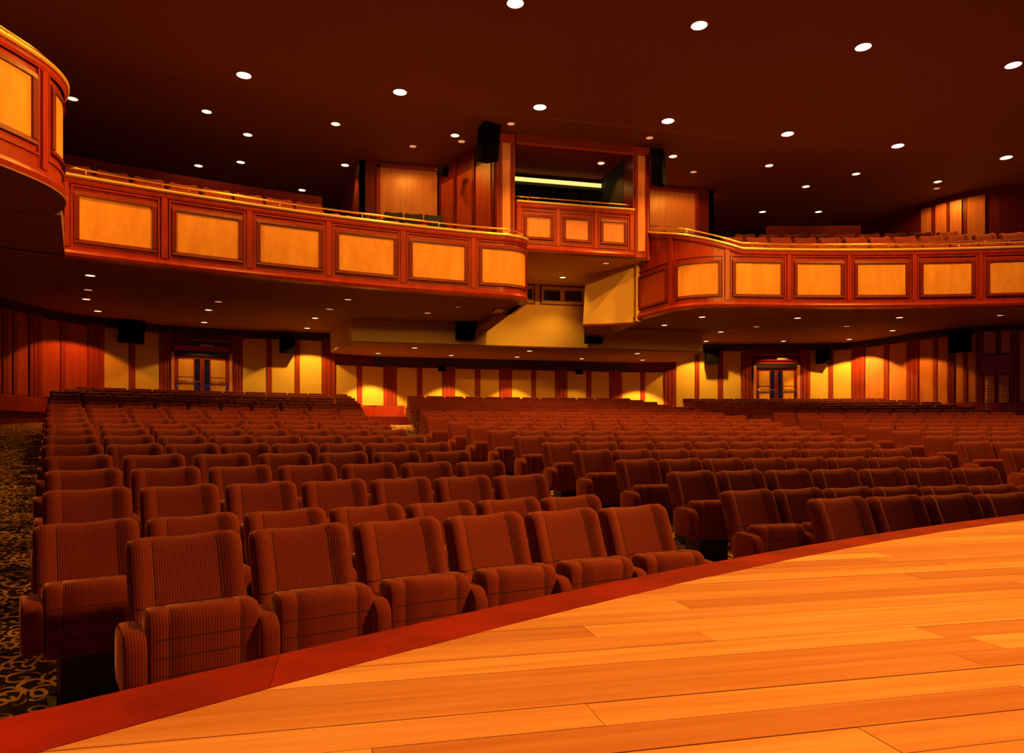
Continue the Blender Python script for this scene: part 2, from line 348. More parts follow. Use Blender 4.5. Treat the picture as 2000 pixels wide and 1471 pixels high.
for (x0, y0, _), (x1, y1, k) in zip(BND[:-1], BND[1:]):
    wl = wall_of((x0+x1)/2, (y0+y1)/2); p, q = (x0, y0), (x1, y1)
    mid = abs((x0+x1)/2) < 5.5; ztop = (2.17 if mid else 2.88) + ZC
    if k in 'cr':
        nm = 'fabric_panel' if k == 'c' else 'veneer_panel'
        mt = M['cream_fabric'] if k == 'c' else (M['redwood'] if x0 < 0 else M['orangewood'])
        MB().prism(*slab(p, q, 0.005, 0.028, PB, ztop, 0.012)).build(nm, mt, wl)
    elif k == 's':
        MB().prism(*slab(p, q, 0.0, 0.05, ZBACK, ztop + .02, 0.0)).build('panel_strip', M['mahogany_matte'], wl)
    elif k == 'd':
        tx, ty, l = seg_dir(p, q); n = 3; g = 0.012
        m = MB().prism(*slab(p, q, 0.0, 0.04, ZBACK, ztop + .05))
        for j in range(n):
            a = (p[0]+tx*(l*j/n+g), p[1]+ty*(l*j/n+g)); b = (p[0]+tx*(l*(j+1)/n-g), p[1]+ty*(l*(j+1)/n-g))
            m.prism(*slab(a, b, 0.04, 0.065, ZBACK, ztop + .05))
        m.build('pilaster', M['mahogany_matte'], wl)
    elif k in 'DL': doors.append((k, p, q))
# baseboards
for nm, sub in (('baseboard_left', WALL[2:10]), ('baseboard_back', WALL[9:18]), ('baseboard_right', WALL[17:25])):
    o = MB().sweep(withnormals(sub, 1), [(0.0, ZBACK), (0.075, ZBACK), (0.075, ZBACK+.34), (0.05, ZBACK+.36), (0.0, ZBACK+.36)]).build(nm, M['mahogany']); tag(o, kind='structure')
# dark frieze above the panels
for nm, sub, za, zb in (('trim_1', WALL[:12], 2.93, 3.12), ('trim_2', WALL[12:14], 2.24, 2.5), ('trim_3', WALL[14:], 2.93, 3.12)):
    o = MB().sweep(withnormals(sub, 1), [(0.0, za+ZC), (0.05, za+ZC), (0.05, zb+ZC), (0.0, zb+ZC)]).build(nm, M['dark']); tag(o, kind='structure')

# double doors
def double_door(p, q, n, sign_label):
    tx, ty, l = seg_dir(p, q); nx, ny = ty, -tx
    o = empty('door_%d' % n, ((p[0]+q[0])/2, (p[1]+q[1])/2, ZBACK), math.atan2(ty, tx)); tag(o, kind='structure')
    H = 2.72 + ZC - ZBACK - .45     # top of leaf above the floor
    H = 1.72; hw = l/2
    mk = lambda nm, mat, par, *b: MB().box(*b).build(nm, mat, par)
    for s in (-1, 1):
        mk('door_frame', M['orangewood'], o, s*hw - (0.09 if s > 0 else 0), s*hw + (0.09 if s < 0 else 0), -0.13, 0.0, 0, H + .1)
    mk('door_closer_rail', M['blackmetal'], o, -hw+.09, hw-.09, -0.12, 0.0, H + 0.0, H + .14)
    hd = MB(); hd.prism([(-hw+.05, -0.02), (hw-.05, -0.02), (hw-.05, -.14), (-hw+.05, -.14)], H+.14, H+.24); hd.prism([(-hw+.02, -0.02), (hw-.02, -0.02), (hw-.02, -.19), (-hw+.02, -.19)], H+.24, H+.28)
    hd.build('door_canopy', M['mahogany'], o)
    mk('overdoor_panel', M['redwood'], o, -hw-.02, hw+.02, -0.05, 0.0, H+.45, 2.20)
    for s in (-1, 1):
        x0, x1 = (-hw+.1, -.01) if s < 0 else (.01, hw-.1)
        lf = mk('door_leaf', M['mahogany'], o, x0, x1, -0.055, -0.01, 0.02, H - .01)
        xa, xb = (x0+.09, x1-.22) if s < 0 else (x0+.22, x1-.09)
        lf_p = mk('leaf_panel', M['maple'], lf, xa, xb, -0.075, -0.055, 0.35, H-.10)
        mk('leaf_groove', M['mahogany_dark'], lf, xa, xb, -0.078, -0.075, H-.62, H-.60)
        xg = (x1-.15) if s < 0 else (x0+.08)
        mk('vision_panel', M['glass'], lf, xg-.035, xg+.105, -0.062, -0.055, .45, H-.08)
        MB().tube([(xa-.05, -.12, .98), (xb+.05 if s > 0 else xb+.16, -.12, .98)], .018).build('push_bar', M['steel'], lf, True)
        mk('kick_plate', M['steel'], lf, x0+.03, x1-.03, -0.062, -0.055, .80, .92)
    return o
nD = 0
for k, p, q in doors:
    nD += 1
    if k == 'D': double_door(p, q, nD, '')
    else:
        tx, ty, l = seg_dir(p, q)
        o = empty('door_%d' % nD, ((p[0]+q[0])/2, (p[1]+q[1])/2, ZBACK), math.atan2(ty, tx)); tag(o, kind='structure')
        hw = l/2
        MB().box(-hw-.05, hw+.05, -.10, 0, 1.18, 1.62).build('door_header', M['mahogany'], o)
        MB().box(-hw-.05, hw+.05, -.14, 0, 1.62, 1.68).build('header_moulding', M['mahogany'], o)
        for s in (-1, 1):
            x0, x1 = (-hw, -.025) if s < 0 else (.025, hw)
            lf = MB().box(x0, x1, -.05, 0, 0.02, 1.18).build('louvred_leaf', M['mahogany'], o)
            mm = MB(); 
            for j in range(16):
                z = .12 + j*.062; mm.prism([(x0+.03, -.05), (x1-.03, -.05), (x1-.03, -.085), (x0+.03, -.085)], [z+.045, z+.045, z, z], [z+.055, z+.055, z+.01, z+.01])
            mm.build('louvre_slats', M['maple'], lf)
            MB().box(x0, x1, -.03, 0, 1.74, 2.40).build('veneer_panel', M['orangewood'], o)
# signs above the doors (left door: pale plate; right door: pale plate)
for (px_, py_, rot, lab) in ((-9.22, 22.10, math.atan2(.38, 1.58), 'small pale sign plate above the left double doors'), (9.12, 21.42, math.atan2(-.43, 1.48), 'small pale sign plate above the right double doors')):
    s = empty('exit_sign', (px_, py_, 2.58 + ZC), rot); tag(s, lab, 'sign')
    MB().box(-.2, .2, -.05, -0.02, -.05, .06).build('sign_case', M['blackmetal'], s)
    MB().box(-.185, .185, -.055, -0.05, -.04, .05).build('sign_plate', M['sign'], s)

# ------------------------------------------------------------------ balcony: shared routines
def arc_path(Rr, a0, a1, step=.5):
    n = max(2, int(abs(a1-a0)/step)+1); return [pol(Rr, a0 + (a1-a0)*i/(n-1)) for i in range(n)]
def cum(pts):
    s = [0]
    for a, b in zip(pts[:-1], pts[1:]): s.append(s[-1] + math.hypot(b[0]-a[0], b[1]-a[1]))
    return s
def subpath(path, s0, s1, step=.12):
    """piece of a normalled path between arc lengths"""
    S = cum(path); n = max(2, int((s1-s0)/step)+1); out = []
    for i in range(n):
        t = s0 + (s1-s0)*i/(n-1); j = 0
        while j < len(S)-2 and S[j+1] < t: j += 1
        f = (t - S[j])/max(S[j+1]-S[j], 1e-9); a, b = path[j], path[j+1]
        out.append(tuple(a[c]+(b[c]-a[c])*f for c in range(4)))
    return out
def s_at(path, pt):
    S = cum(path); best = (9e9, 0)
    for j in range(len(path)-1):
        a, b = path[j], path[j+1]; ex, ey = b[0]-a[0], b[1]-a[1]; L2 = ex*ex+ey*ey
        t = max(0, min(1, ((pt[0]-a[0])*ex+(pt[1]-a[1])*ey)/L2)); d = math.hypot(a[0]+ex*t-pt[0], a[1]+ey*t-pt[1])
        if d < best[0]: best = (d, S[j] + t*math.sqrt(L2))
    return best[1]
def parapet(name, label, pts, posts, zb, zt, panel_z, rise=None, mats=None, rail=True, rail_h=.13, thick=.16, sill=True):
    """pts: plan path with the hall on its right when walking; posts: arc lengths of the mullions"""
    path = withnormals(pts, 1); S = cum(path)
    root = empty(name, (path[len(path)//2][0], path[len(path)//2][1], zb)); tag(root, label, 'balcony')
    off = Vector(root.location)
    def fin(mb, nm, mat, par=root, smooth=False):
        mb.v = [tuple(Vector(v) - off) for v in mb.v]; return mb.build(nm, mat, par, smooth)
    dz = [rise(s) if rise else 0 for s in S]
    def rz(sub, s0, s1): return [rise(s0 + (s1-s0)*i/(len(sub)-1)) if rise else 0 for i in range(len(sub))]
    m = MB(); k = len(path)                                   # core wall, top follows the rise
    for i, (x, y, nx, ny) in enumerate(path): m.v += [(x, y, zb), (x-nx*thick, y-ny*thick, zb), (x-nx*thick, y-ny*thick, zt+dz[i]), (x, y, zt+dz[i])]
    for i in range(k-1):
        for j in range(4): jj = (j+1) % 4; m.f.append((4*i+j, 4*i+4+j, 4*i+4+jj, 4*i+jj))
    m.f += [(0, 1, 2, 3), (4*k-1, 4*k-2, 4*k-3, 4*k-4)]
    fin(m, 'parapet_core', M['mahogany'])
    if sill: fin(MB().sweep(path, [(0, zb), (.05, zb), (.07, zb+.05), (.05, zb+.09), (.03, zb+.11), (.03, zb+.14), (0, zb+.15)]), 'bottom_moulding', M['mahogany'])
    m = MB().sweep(path, [(0, zt-.09), (.035, zt-.09), (.05, zt-.05), (.05, zt), (0, zt)], dz); fin(m, 'top_moulding', M['mahogany'])
    m = MB().sweep(path, [(-thick-.02, zt), (.07, zt), (.085, zt+.02), (.085, zt+.035), (.07, zt+.055), (-thick-.02, zt+.055)], dz); fin(m, 'cap_rail', M['caprail'])
    for s in posts:
        w_ = .045; a, b = max(s-w_, 0), min(s+w_, S[-1]); sp = subpath(path, a, b)
        r_ = rise(s) if rise else 0
        fin(MB().sweep(sp, [(0, zb+.15), (.04, zb+.15), (.04, zt-.09+r_), (0, zt-.09+r_)]), 'stile', M['mahogany'])
    ends = [0] + list(posts) + [S[-1]]
    for bi, (a, b) in enumerate(zip(posts[:-1], posts[1:])):
        g = .13; z0, z1 = panel_z
        A, B = a+g+.06, b-g-.06
        sp = subpath(path, A, B)
        fin(MB().sweep(sp, [(-.0, z0), (.012, z0), (.012, z1), (-.0, z1)]), 'maple_panel', (mats or {}).get(bi, M['maple']))
        fr = MB()                                          # raised inner frame round the panel
        for (q0, q1, zz0, zz1) in ((A-.07, B+.07, z1, z1+.06), (A-.07, B+.07, z0-.06, z0), (A-.07, A, z0, z1), (B, B+.07, z0, z1)):
            fr.sweep(subpath(path, q0, q1), [(0, zz0), (.045, zz0), (.03 if zz1-zz0 < .1 else .045, zz1), (0, zz1)])
        fin(fr, 'panel_frame', M['mahogany_dark'])
        fr = MB()                                          # thin outer bead
        for (q0, q1, zz0, zz1) in ((a+.075, b-.075, z1+.14, z1+.165), (a+.075, b-.075, z0-.165, z0-.14), (a+.075, a+.1, z0-.14, z1+.14), (b-.1, b-.075, z0-.14, z1+.14)):
            fr.sweep(subpath(path, q0, q1), [(0, zz0), (.028, zz0), (.028, zz1), (0, zz1)])
        fin(fr, 'outer_bead', M['mahogany'])
    if rail:
        hp = []; n = int(S[-1]/.2)+2; sp = subpath(path, 0, S[-1], S[-1]/n)
        rr = rz(sp, 0, S[-1])
        for i, (x, y, nx, ny) in enumerate(sp): hp.append((x-nx*.06, y-ny*.06, zt+.055+rail_h+rr[i]))
        hr = fin(MB().tube(hp, .018), 'handrail', M['brass'], smooth=True)
        s = .3
        while s < S[-1]-.1:
            x, y, nx, ny = subpath(path, s, min(s+.01, S[-1]))[0]; r_ = rise(s) if rise else 0
            fin(MB().tube([(x-nx*.06, y-ny*.06, zt+.05+r_), (x-nx*.06, y-ny*.06, zt+.055+rail_h+r_)], .012, 6), 'rail_bracket', M['brass'], smooth=True)
            s += 1.55
    return root
RB = 25.7; ZT = 4.17 + ZC
PZ = (3.19 + ZC, 3.90 + ZC)
# walking left->right in plan with the hall on the right-hand side (normal towards the stage)
nose_l = smoothpath([pol(RB, -6.2), pol(RB, -5.0), (-1.95, 14.58), (-1.58, 14.72), (-1.44, 15.05), (-1.43, 15.5)], 2)
ptsL = arc_path(RB, -22.13, -6.3) + nose_l[1:] + [(-1.43, 16.6)]
pL = withnormals(ptsL, 1)
postL = [s_at(pL, pol(RB, a)) for a in (-22.1, -18.88, -15.77, -12.57, -9.32, -6.05)] + [s_at(pL, (-1.44, 15.0))]
SLt = cum(pL)[-1]
parapet('balcony_parapet', 'left curved balcony front with square maple panels and brass rail', ptsL, postL, ZBOT, ZT, PZ,
        rise=lambda s: max(0, (s - (SLt - 1.9))/1.9)**1.5*.55)
nose_r = smoothpath([(1.93, 16.0), (2.02, 15.45), (2.2, 14.98), (2.6, 14.66), pol(RB, 7.0), pol(RB, 7.8)], 2)
ptsR = [(1.80, 16.7)] + nose_r + arc_path(RB, 8.0, 32)
pR = withnormals(ptsR, 1)
s1r = s_at(pR, (2.08, 15.25))
postR = [0.06, s1r] + [s_at(pR, pol(RB, a)) for a in (6.87, 10.06, 13.14, 16.38, 19.55, 22.75, 25.9, 29.1)]
parapet('balcony_parapet', 'right curved balcony front ending beside the control box opening', ptsR, postR, ZBOT, ZT, PZ,
        rise=lambda s: max(0, 1 - s/3.1)*.92, mats={0: M['redwood']})
# nearer side box on the left
box_pts = smoothpath([(-10.6, 6.0), (-9.9, 7.2), (-9.2, 8.3), (-8.80, 9.05), (-8.66, 9.5), (-8.70, 9.95), (-9.0, 10.5), (-9.6, 11.1), (-10.6, 11.8)], 2)
pB = withnormals(box_pts, 1); SB = cum(pB)
postB = [s_at(pB, q) for q in ((-10.3, 6.5), (-9.75, 7.45), (-9.25, 8.2))]
postB = [.1, s_at(pB, (-9.95, 7.1)), s_at(pB, (-9.35, 8.05)), s_at(pB, (-8.70, 9.33)), s_at(pB, (-8.98, 10.48)), SB[-1]-.1]
parapet('side_box_parapet', 'rounded side box front nearest the stage at the far left', box_pts, postB, 2.95+ZC, 4.33+ZC, (3.40+ZC, 4.10+ZC), rail_h=.10)
# side box floor slab + soffit
bo = [(x + nx*.045, y + ny*.045) for x, y, nx, ny in pB]
o = MB().prism(bo + [(-15.2, 11.0), (-15.2, 6.0)], 2.925+ZC, 2.96+ZC).build('trim_4', M['soffit']); tag(o, kind='structure')
o = MB().prism([(-8.93, 10.5), (-9.68, 12.79), (-9.75, 13.0), (-12.0, 12.4), (-14.2, 13.4), (-15.2, 10.5)], 2.915+ZC, 3.19+ZC).build('trim_31', M['soffit']); tag(o, kind='structure')
o = MB().prism([(-10.6, 6.0), (-9.9, 7.2), (-9.2, 8.3), (-8.9, 8.95), (-8.85, 9.5), (-8.95, 9.9), (-9.2, 10.3), (-9.8, 10.9), (-10.6, 11.5), (-15.2, 11.5), (-15.2, 6.0)], 3.2+ZC, 3.35+ZC).build('floor_side_box', M['carpet']); tag(o, kind='structure')

o = MB().prism([(-8.98, 10.56), (-9.71, 12.80), (-9.88, 12.78), (-9.15, 10.50)], ZBOT+.02, ZT).build('trim_32', M['mahogany']); tag(o, kind='structure')
# balcony soffit (left and right of the centre void) and deck
NOSE_R = [(-5.6, 25.72), (-4.6, 25.75), (-3.9, 25.85), (-3.5, 26.0), (-3.28, 26.25), (3.6, 27.9), (3.95, 27.3), (4.37, 26.6), (4.84, 26.2), (5.78, 25.85), (7.0, 25.72)]
def soffit(nm, a0, a1):
    m = MB(); n = int(abs(a1-a0)/.4)+1; prev = None
    for i in range(n+1):
        a = a0 + (a1-a0)*i/n; rw = wall_hit(a)
        r0 = RB + .02
        for (p0, q0), (p1, q1) in zip(NOSE_R[:-1], NOSE_R[1:]):
            if p0 <= a <= p1: r0 = q0 + (q1-q0)*(a-p0)/(p1-p0)
        rs = [(r0, ZBOT), (max(27.35, r0+.01), ZBOT+.05), (max(27.36, r0+.02), ZBOT+.085), (30.3, ZSOF-.02), (rw + .1, ZSOF)]
        cur = [(*pol(r, a), z) for r, z in rs]
        if prev:
            for j in range(4): m.quad(prev[j], cur[j], cur[j+1], prev[j+1])
        prev = cur
    o = m.build(nm, M['soffit']); tag(o, kind='structure')
soffit('trim_5', -33, -3.3); soffit('trim_6', 3.75, 33)
m = MB()                                    # rear strip over the centre, level with the soffit
m.box(-2.2, 2.4, 19.9, 23.2, ZSOF-.01, ZSOF+.3); o = m.build('trim_7', M['soffit']); tag(o, kind='structure')
def deck(nm, a0, a1):
    m = MB(); rs = [RB+.1, 26.15, 27.05, 27.95, 28.85, 36]; zz = [3.35, 3.69, 4.12, 4.45, 4.5]
    n = int(abs(a1-a0)/1.5)+1; an = [a0+(a1-a0)*i/n for i in range(n+1)]
    for k in range(5):
        for a, b in zip(an[:-1], an[1:]):
            z = zz[k]+ZC
            m.quad((*pol(rs[k], a), z), (*pol(rs[k], b), z), (*pol(rs[k+1], b), z), (*pol(rs[k+1], a), z))
            if k: m.quad((*pol(rs[k], a), zz[k-1]+ZC), (*pol(rs[k], b), zz[k-1]+ZC), (*pol(rs[k], b), z), (*pol(rs[k], a), z))
    o = m.build(nm, M['carpet']); tag(o, kind='structure')
deck('floor_balcony_left', -36, -6.4); deck('floor_balcony_right', 7.6, 36)
# low lit partition behind the balcony rows
for nm, a0, a1, z1 in (('trim_8', -23.5, -11.5, 5.72), ('trim_9', 12.0, 17.0, 5.80)):
    o = MB().sweep(withnormals(arc_path(29.3, a0, a1), 1), [(0, 4.4+ZC), (.06, 4.4+ZC), (.06, z1+ZC), (-.06, z1+ZC), (-.06, 4.4+ZC)]).build(nm, M['mahogany_matte']); tag(o, kind='structure')

# ------------------------------------------------------------------ centre: fascia box, void, control box
def T(o): return tag(o, kind='structure')
fz0, fz1 = 2.50+ZC, 3.13+ZC
T(MB().prism([(-5.14, 19.5), (5.14, 19.5), (5.75, 22.3), (4.3, 22.85), (-4.3, 22.85), (-5.75, 22.3)], fz0+.03, fz1).build('trim_10', M['cream']))
T(MB().prism([(-5.12, 19.53), (5.12, 19.53), (5.72, 22.3), (4.3, 22.85), (-4.3, 22.85), (-5.72, 22.3)], fz0, fz0+.03).build('trim_11', M['soffit']))
# centre wall of the void with the projection windows
T(MB().box(-1.9, 2.3, 19.5, 19.7, fz1, 4.30+ZC).build('wall_void_back', M['cream']))
T(MB().prism([(-1.45, 15.35), (-1.45, 19.5), (-1.85, 19.5), (-1.57, 15.35)], ZBOT, 4.28+ZC).build('wall_void_left', M['soffit']))
T(MB().box(1.78, 1.9, 16.6, 19.5, 2.83+ZC, 4.28+ZC).build('wall_void_right', M['cream']))
T(MB().box(-1.6, 2.0, 16.12, 19.6, 4.28+ZC, 4.45+ZC).build('ceiling_void', M['cream']))
# sloping stair soffit housing on the right side of the void
hs = MB(); zb_ = 2.84+ZC; zt_ = 4.28+ZC
hs.v = [(0.62, 17.3, zb_), (1.30, 16.98, zb_), (1.76, 16.70, zb_), (1.76, 16.66, zt_), (1.0, 18.2, zt_), (1.51, 19.5, zb_), (1.51, 19.5, zt_), (1.78, 19.5, zb_), (1.78, 19.5, zt_)]
hs.f = [(0, 1, 3, 4), (1, 2, 3), (0, 4, 6, 5), (0, 5, 7, 2, 1), (3, 8, 6, 4), (5, 6, 8, 7), (2, 7, 8, 3)]
T(hs.build('trim_12', M['cream']))
T(MB().prism([(.60, 17.26), (1.30, 16.93), (1.80, 16.60), (1.92, 19.5), (1.5, 19.5)], zb_-.05, zb_-.001).build('trim_13', M['mahogany_dark']))
T(MB().box(1.75, 1.90, 16.52, 16.62, zb_, zt_).build('trim_14', M['cream']))
def proj_window(x0, x1, n, panes):
    o = empty('window_%d' % n, ((x0+x1)/2, 19.5, 3.72+ZC)); T(o); hw = (x1-x0)/2; h = .56
    f = MB(); t = .035
    f.box(-hw, hw, -.05, 0, 0, t); f.box(-hw, hw, -.05, 0, h-t, h); f.box(-hw, -hw+t, -.05, 0, t, h-t); f.box(hw-t, hw, -.05, 0, t, h-t); f.build('window_frame', M['mahogany_dark'], o)
    MB().box(-hw+t, hw-t, -.02, 0, t, h-t).build('window_board', M['cream'], o)
    for (a, b) in panes: MB().box(a-.0, b, -.03, -.02, .13, h-.14).build('pane', M['glass'], o)
proj_window(.09, 1.46, 1, [(-.58, -.10), (.04, .54)]); proj_window(-1.30, -.07, 2, [(-.5, -.05), (.1, .54)])

# control box front (third balustrade)
bz0, bz1 = 4.28+ZC, 5.38+ZC
box_front = [(-1.44, 16.0), (1.46, 16.0)]
parapet('control_box_parapet', 'flat balustrade of the control box with three small square panels', resample(box_front, .3), [.06, 1.0, 1.93, 2.84], bz0, bz1, (4.62+ZC, 5.08+ZC), rail_h=.12, mats={0: M['orangewood'], 1: M['orangewood'], 2: M['orangewood']})
# columns either side
for sx, lab in ((-1, 'tall wooden column at the left of the control box opening'), (1, 'tall wooden column at the right of the control box opening')):
    xc = sx*1.67; c = empty('column', (xc, 16.25, ZBOT)); tag(c, lab, 'column')
    MB().box(-.21, .21, -.2, .35, .02 if sx < 0 else 1.40, ZCEIL-ZBOT-.02).build('shaft', M['mahogany'], c)
    MB().box(-.09, .09, -.225, -.2, 1.55, 3.85).build('column_inlay', M['orangewood'], c)
    for q in (-1, 1): MB().box(q*.15-.02, q*.15+.02, -.225, -.2, 1.4, ZCEIL-ZBOT-.2).build('fluting_strip', M['mahogany_dark'], c)
# side walls of the control box, diagonal, with veneer panels
for sx, nm in ((-1, 'wall_box_left'), (1, 'wall_box_right')):
    a, b = (sx*1.9, 16.3), (sx*2.92, 18.5); p, q = (b, a) if sx < 0 else (a, b)
    tx, ty, l = seg_dir(p, q); nx, ny = ty, -tx
    wl = T(MB().prism([p, q, (q[0]-nx*.12, q[1]-ny*.12), (p[0]-nx*.12, p[1]-ny*.12)], 4.2+ZC, ZCEIL).build(nm, M['mahogany_dark']))
    for (u0, u1) in ((.06, .30), (.36, .64), (.70, .95)):
        a_ = (p[0]+tx*l*u0, p[1]+ty*l*u0); b_ = (p[0]+tx*l*u1, p[1]+ty*l*u1)
        MB().prism(*slab(a_, b_, 0, .02, 4.6+ZC, 6.5+ZC)).build('veneer_panel', M['redwood'], wl)
    for u in (.33, .67): 
        a_ = (p[0]+tx*l*(u-.02), p[1]+ty*l*(u-.02)); b_ = (p[0]+tx*l*(u+.02), p[1]+ty*l*(u+.02))
        MB().prism(*slab(a_, b_, 0, .05, 4.4+ZC, 6.9+ZC)).build('panel_strip', M['mahogany_dark'], wl)
    # flat wall with the big square panel
    x0, x1 = (-4.95, -2.95) if sx < 0 else (2.95, 4.95)
    wl = T(MB().box(x0, x1, 18.5, 18.75, 4.2+ZC, ZCEIL).build('wall_upper_left' if sx < 0 else 'wall_upper_right', M['mahogany_dark']))
    xa, xb = (-4.42, -2.97) if sx < 0 else (2.97, 4.35)
    MB().box(xa, xb, 18.46, 18.5, 4.9+ZC, 6.85+ZC).build('square_panel', M['orangewood'], wl)
    fr = MB(); fr.box(xa-.12, xb+.0, 18.45, 18.5, 6.85+ZC, 6.93+ZC); fr.box(xa-.1 if sx < 0 else xb, xa if sx < 0 else xb+.1, 18.45, 18.5, 4.9+ZC, 6.93+ZC); fr.build('panel_frame', M['mahogany'], wl)
    xs_ = -4.95 if sx < 0 else 4.95
    wl = T(MB().prism([(xs_, 18.5), (xs_-sx*.15, 18.5), (xs_+sx*.6-sx*.15, 22.4), (xs_+sx*.6, 22.4)], 4.2+ZC, ZCEIL).build('wall_passage_left' if sx < 0 else 'wall_passage_right', M['redwood']))
# control box interior
T(MB().box(-1.9, 2.1, 19.0, 19.2, 4.4+ZC, ZCEIL).build('wall_control_back', M['dark']))
T(MB().prism([(-1.44, 16.2), (1.46, 16.2), (1.46, 19.0), (-1.44, 19.0)], [6.88+ZC, 6.88+ZC, 6.95+ZC, 6.95+ZC], ZCEIL-.01).build('ceiling_control', M['matte_red']))
T(MB().box(-1.44, 1.46, 16.03, 16.2, 6.78+ZC, ZCEIL).build('trim_15', M['mahogany_dark']))
T(MB().box(-1.44, 1.46, 16.0, 16.05, 6.74+ZC, 6.79+ZC).build('trim_16', M['mahogany']))
T(MB().box(1.46, 1.52, 16.6, 19.0, 4.4+ZC, ZCEIL).build('wall_control_right', M['dark']))
T(MB().box(-1.52, -1.46, 16.6, 19.0, 4.4+ZC, ZCEIL).build('wall_control_left', M['dark']))
cl = empty('cove_light', (0.1, 18.2, 6.68+ZC)); tag(cl, 'long pale yellow light strip glowing across the control box', 'light')
MB().box(-1.5, 1.34, -.03, 0, .02, .12).build('glowing_strip', M['slit'], cl)
MB().box(-1.52, 1.36, -.0, .3, -.06, .15).build('light_trough', M['dark'], cl)
d = bpy.data.lights.new('cove_lamp', 'AREA'); d.shape = 'RECTANGLE'; d.size = 2.6; d.size_y = .1; d.energy = 1.0; d.color = (1, .6, .1)
o = bpy.data.objects.new('cove_lamp', d); COL.objects.link(o); o.parent = cl; o.location = (-.1, -.1, -.1)
cab = empty('equipment_cabinet', (.95, 17.9, 4.45+ZC)); tag(cab, 'black equipment cabinet standing in the control box', 'cabinet')
MB().box(-.25, .25, -.2, .2, 0, 1.93).build('cabinet_body', M['black'], cab); MB().box(-.22, .22, -.22, -.2, 1.3, 1.85).build('cabinet_door', M['grille'], cab)
con = empty('control_desk', (-.45, 17.7, 4.45+ZC)); tag(con, 'long dark control desk behind the control box rail', 'desk')
MB().box(-.95, .95, -.3, .3, .0, 1.75).build('desk_body', M['black'], con); MB().prism([(-.95, -.3), (.95, -.3), (.95, .3), (-.95, .3)], 1.75, [1.77, 1.77, 1.97, 1.97]).build('desk_top', M['glass'], con)

# ------------------------------------------------------------------ ceiling
m = MB(); m.box(-16, 16, -3.5, 24, ZCEIL, ZCEIL+.2); T(m.build('ceiling', M['ceil']))
for i, (ya, yb) in enumerate(((8.1, 8.25), (15.1, 15.22))):
    T(MB().box(-15.5, 15.5, ya, yb, ZCEIL-.01, ZCEIL).build('trim_%d' % (17+i), M['ceil']))
m = MB()
for sx in (-1, 1):
    pass
# upper dark back wall lining, bulkhead and side walls near the stage
T(MB().sweep(withnormals(WALL[2:12], 1), [(0.0, 4.5+ZC), (.05, 4.5+ZC), (.05, 7+ZC), (0, 7+ZC)]).build('wall_lining_left', M['dark']))
T(MB().sweep(withnormals(WALL[14:19], 1), [(0.0, 4.5+ZC), (.05, 4.5+ZC), (.05, 7+ZC), (0, 7+ZC)]).build('wall_lining_right', M['dark']))
T(MB().box(-15.75, -15.5, -3.5, 9.0, 0, ZCEIL).build('wall_front_left', M['dark'])); T(MB().box(15.5, 15.75, -3.5, 9.0, 0, ZCEIL).build('wall_front_right', M['dark']))
# lit panels on the upper right wall
for (x0, y0, x1, y1) in ((11.63, 18.1, 11.70, 17.83), (11.735, 17.68, 11.83, 17.38), (11.87, 17.30, 12.0, 17.03), (12.06, 16.9, 12.3, 16.55)):
    MB().prism(*slab((x0, y0), (x1, y1), .0, .05, 4.6+ZC, 6.8+ZC)).build('veneer_panel', M['orangewood'], walls['wall_right'])

# ------------------------------------------------------------------ downlights
def disc_mesh(r, z, seg=20):
    m = MB(); m.v = [(r*math.cos(2*math.pi*i/seg), r*math.sin(2*math.pi*i/seg), z) for i in range(seg)]; m.f = [tuple(range(seg))]; return m
def ring(r0, r1, z0, z1, seg=20):
    m = MB(); k = 4
    for i in range(seg):
        a = 2*math.pi*i/seg; c, s_ = math.cos(a), math.sin(a)
        m.v += [(r0*c, r0*s_, z1), (r0*c, r0*s_, z0), (r1*c, r1*s_, z0), (r1*c, r1*s_, z1)]
    for i in range(seg):
        j = (i+1) % seg
        for q in range(4): qq = (q+1) % 4; m.f.append((4*i+q, 4*j+q, 4*j+qq, 4*i+qq))
    return m
LM = {}
for key, r, mt in (('big', .135, 'lamp_big'), ('small', .10, 'lamp_small'), ('under', .085, 'lamp_small'), ('dim', .085, 'lamp_dim')):
    LM[key] = (disc_mesh(r, -.006).mesh('lens', M[mt]), ring(r, r+.02, -.012, 0).mesh('rim', M['soffit']))
SPOT = {}
def spot(parent, power, ang, blend, color=WARM, radius=.05, z=-.03):
    key = (power, ang, blend, color, radius)
    if key not in SPOT:
        d = bpy.data.lights.new('lamp', 'SPOT'); d.energy = power; d.spot_size = R(ang); d.spot_blend = blend; d.color = color; d.shadow_soft_size = radius; SPOT[key] = d
    o = bpy.data.objects.new('lamp', SPOT[key]); COL.objects.link(o); o.parent = parent; o.location = (0, 0, z); return o
def downlight(x, y, z, kind, label, group=None, sp=None):
    t = empty('downlight', (x, y, z)); tag(t, label, 'light', group)
    part('lens', LM[kind][0], t); part('rim', LM[kind][1], t)
    if sp: spot(t, *sp)
    return t
ORD = ['first', 'second', 'third', 'fourth', 'fifth', 'sixth', 'seventh', 'eighth', 'ninth', 'tenth', 'eleventh', 'twelfth', 'thirteenth', 'fourteenth', 'fifteenth', 'sixteenth', 'seventeenth', 'eighteenth', 'nineteenth', 'twentieth']
BIG = (420, 104, .5); BIG2 = (640, 152, .4); SM = (40, 90, .6)
for i, x in enumerate((-7.2, -4.2, -1.25, 1.7, 4.7, 7.7, 10.9)):
    downlight(x, 14.63, ZCEIL, 'big', '%s from the left in the row of seven bright star-like ceiling downlights' % ORD[i], 'bright ceiling downlights', BIG)
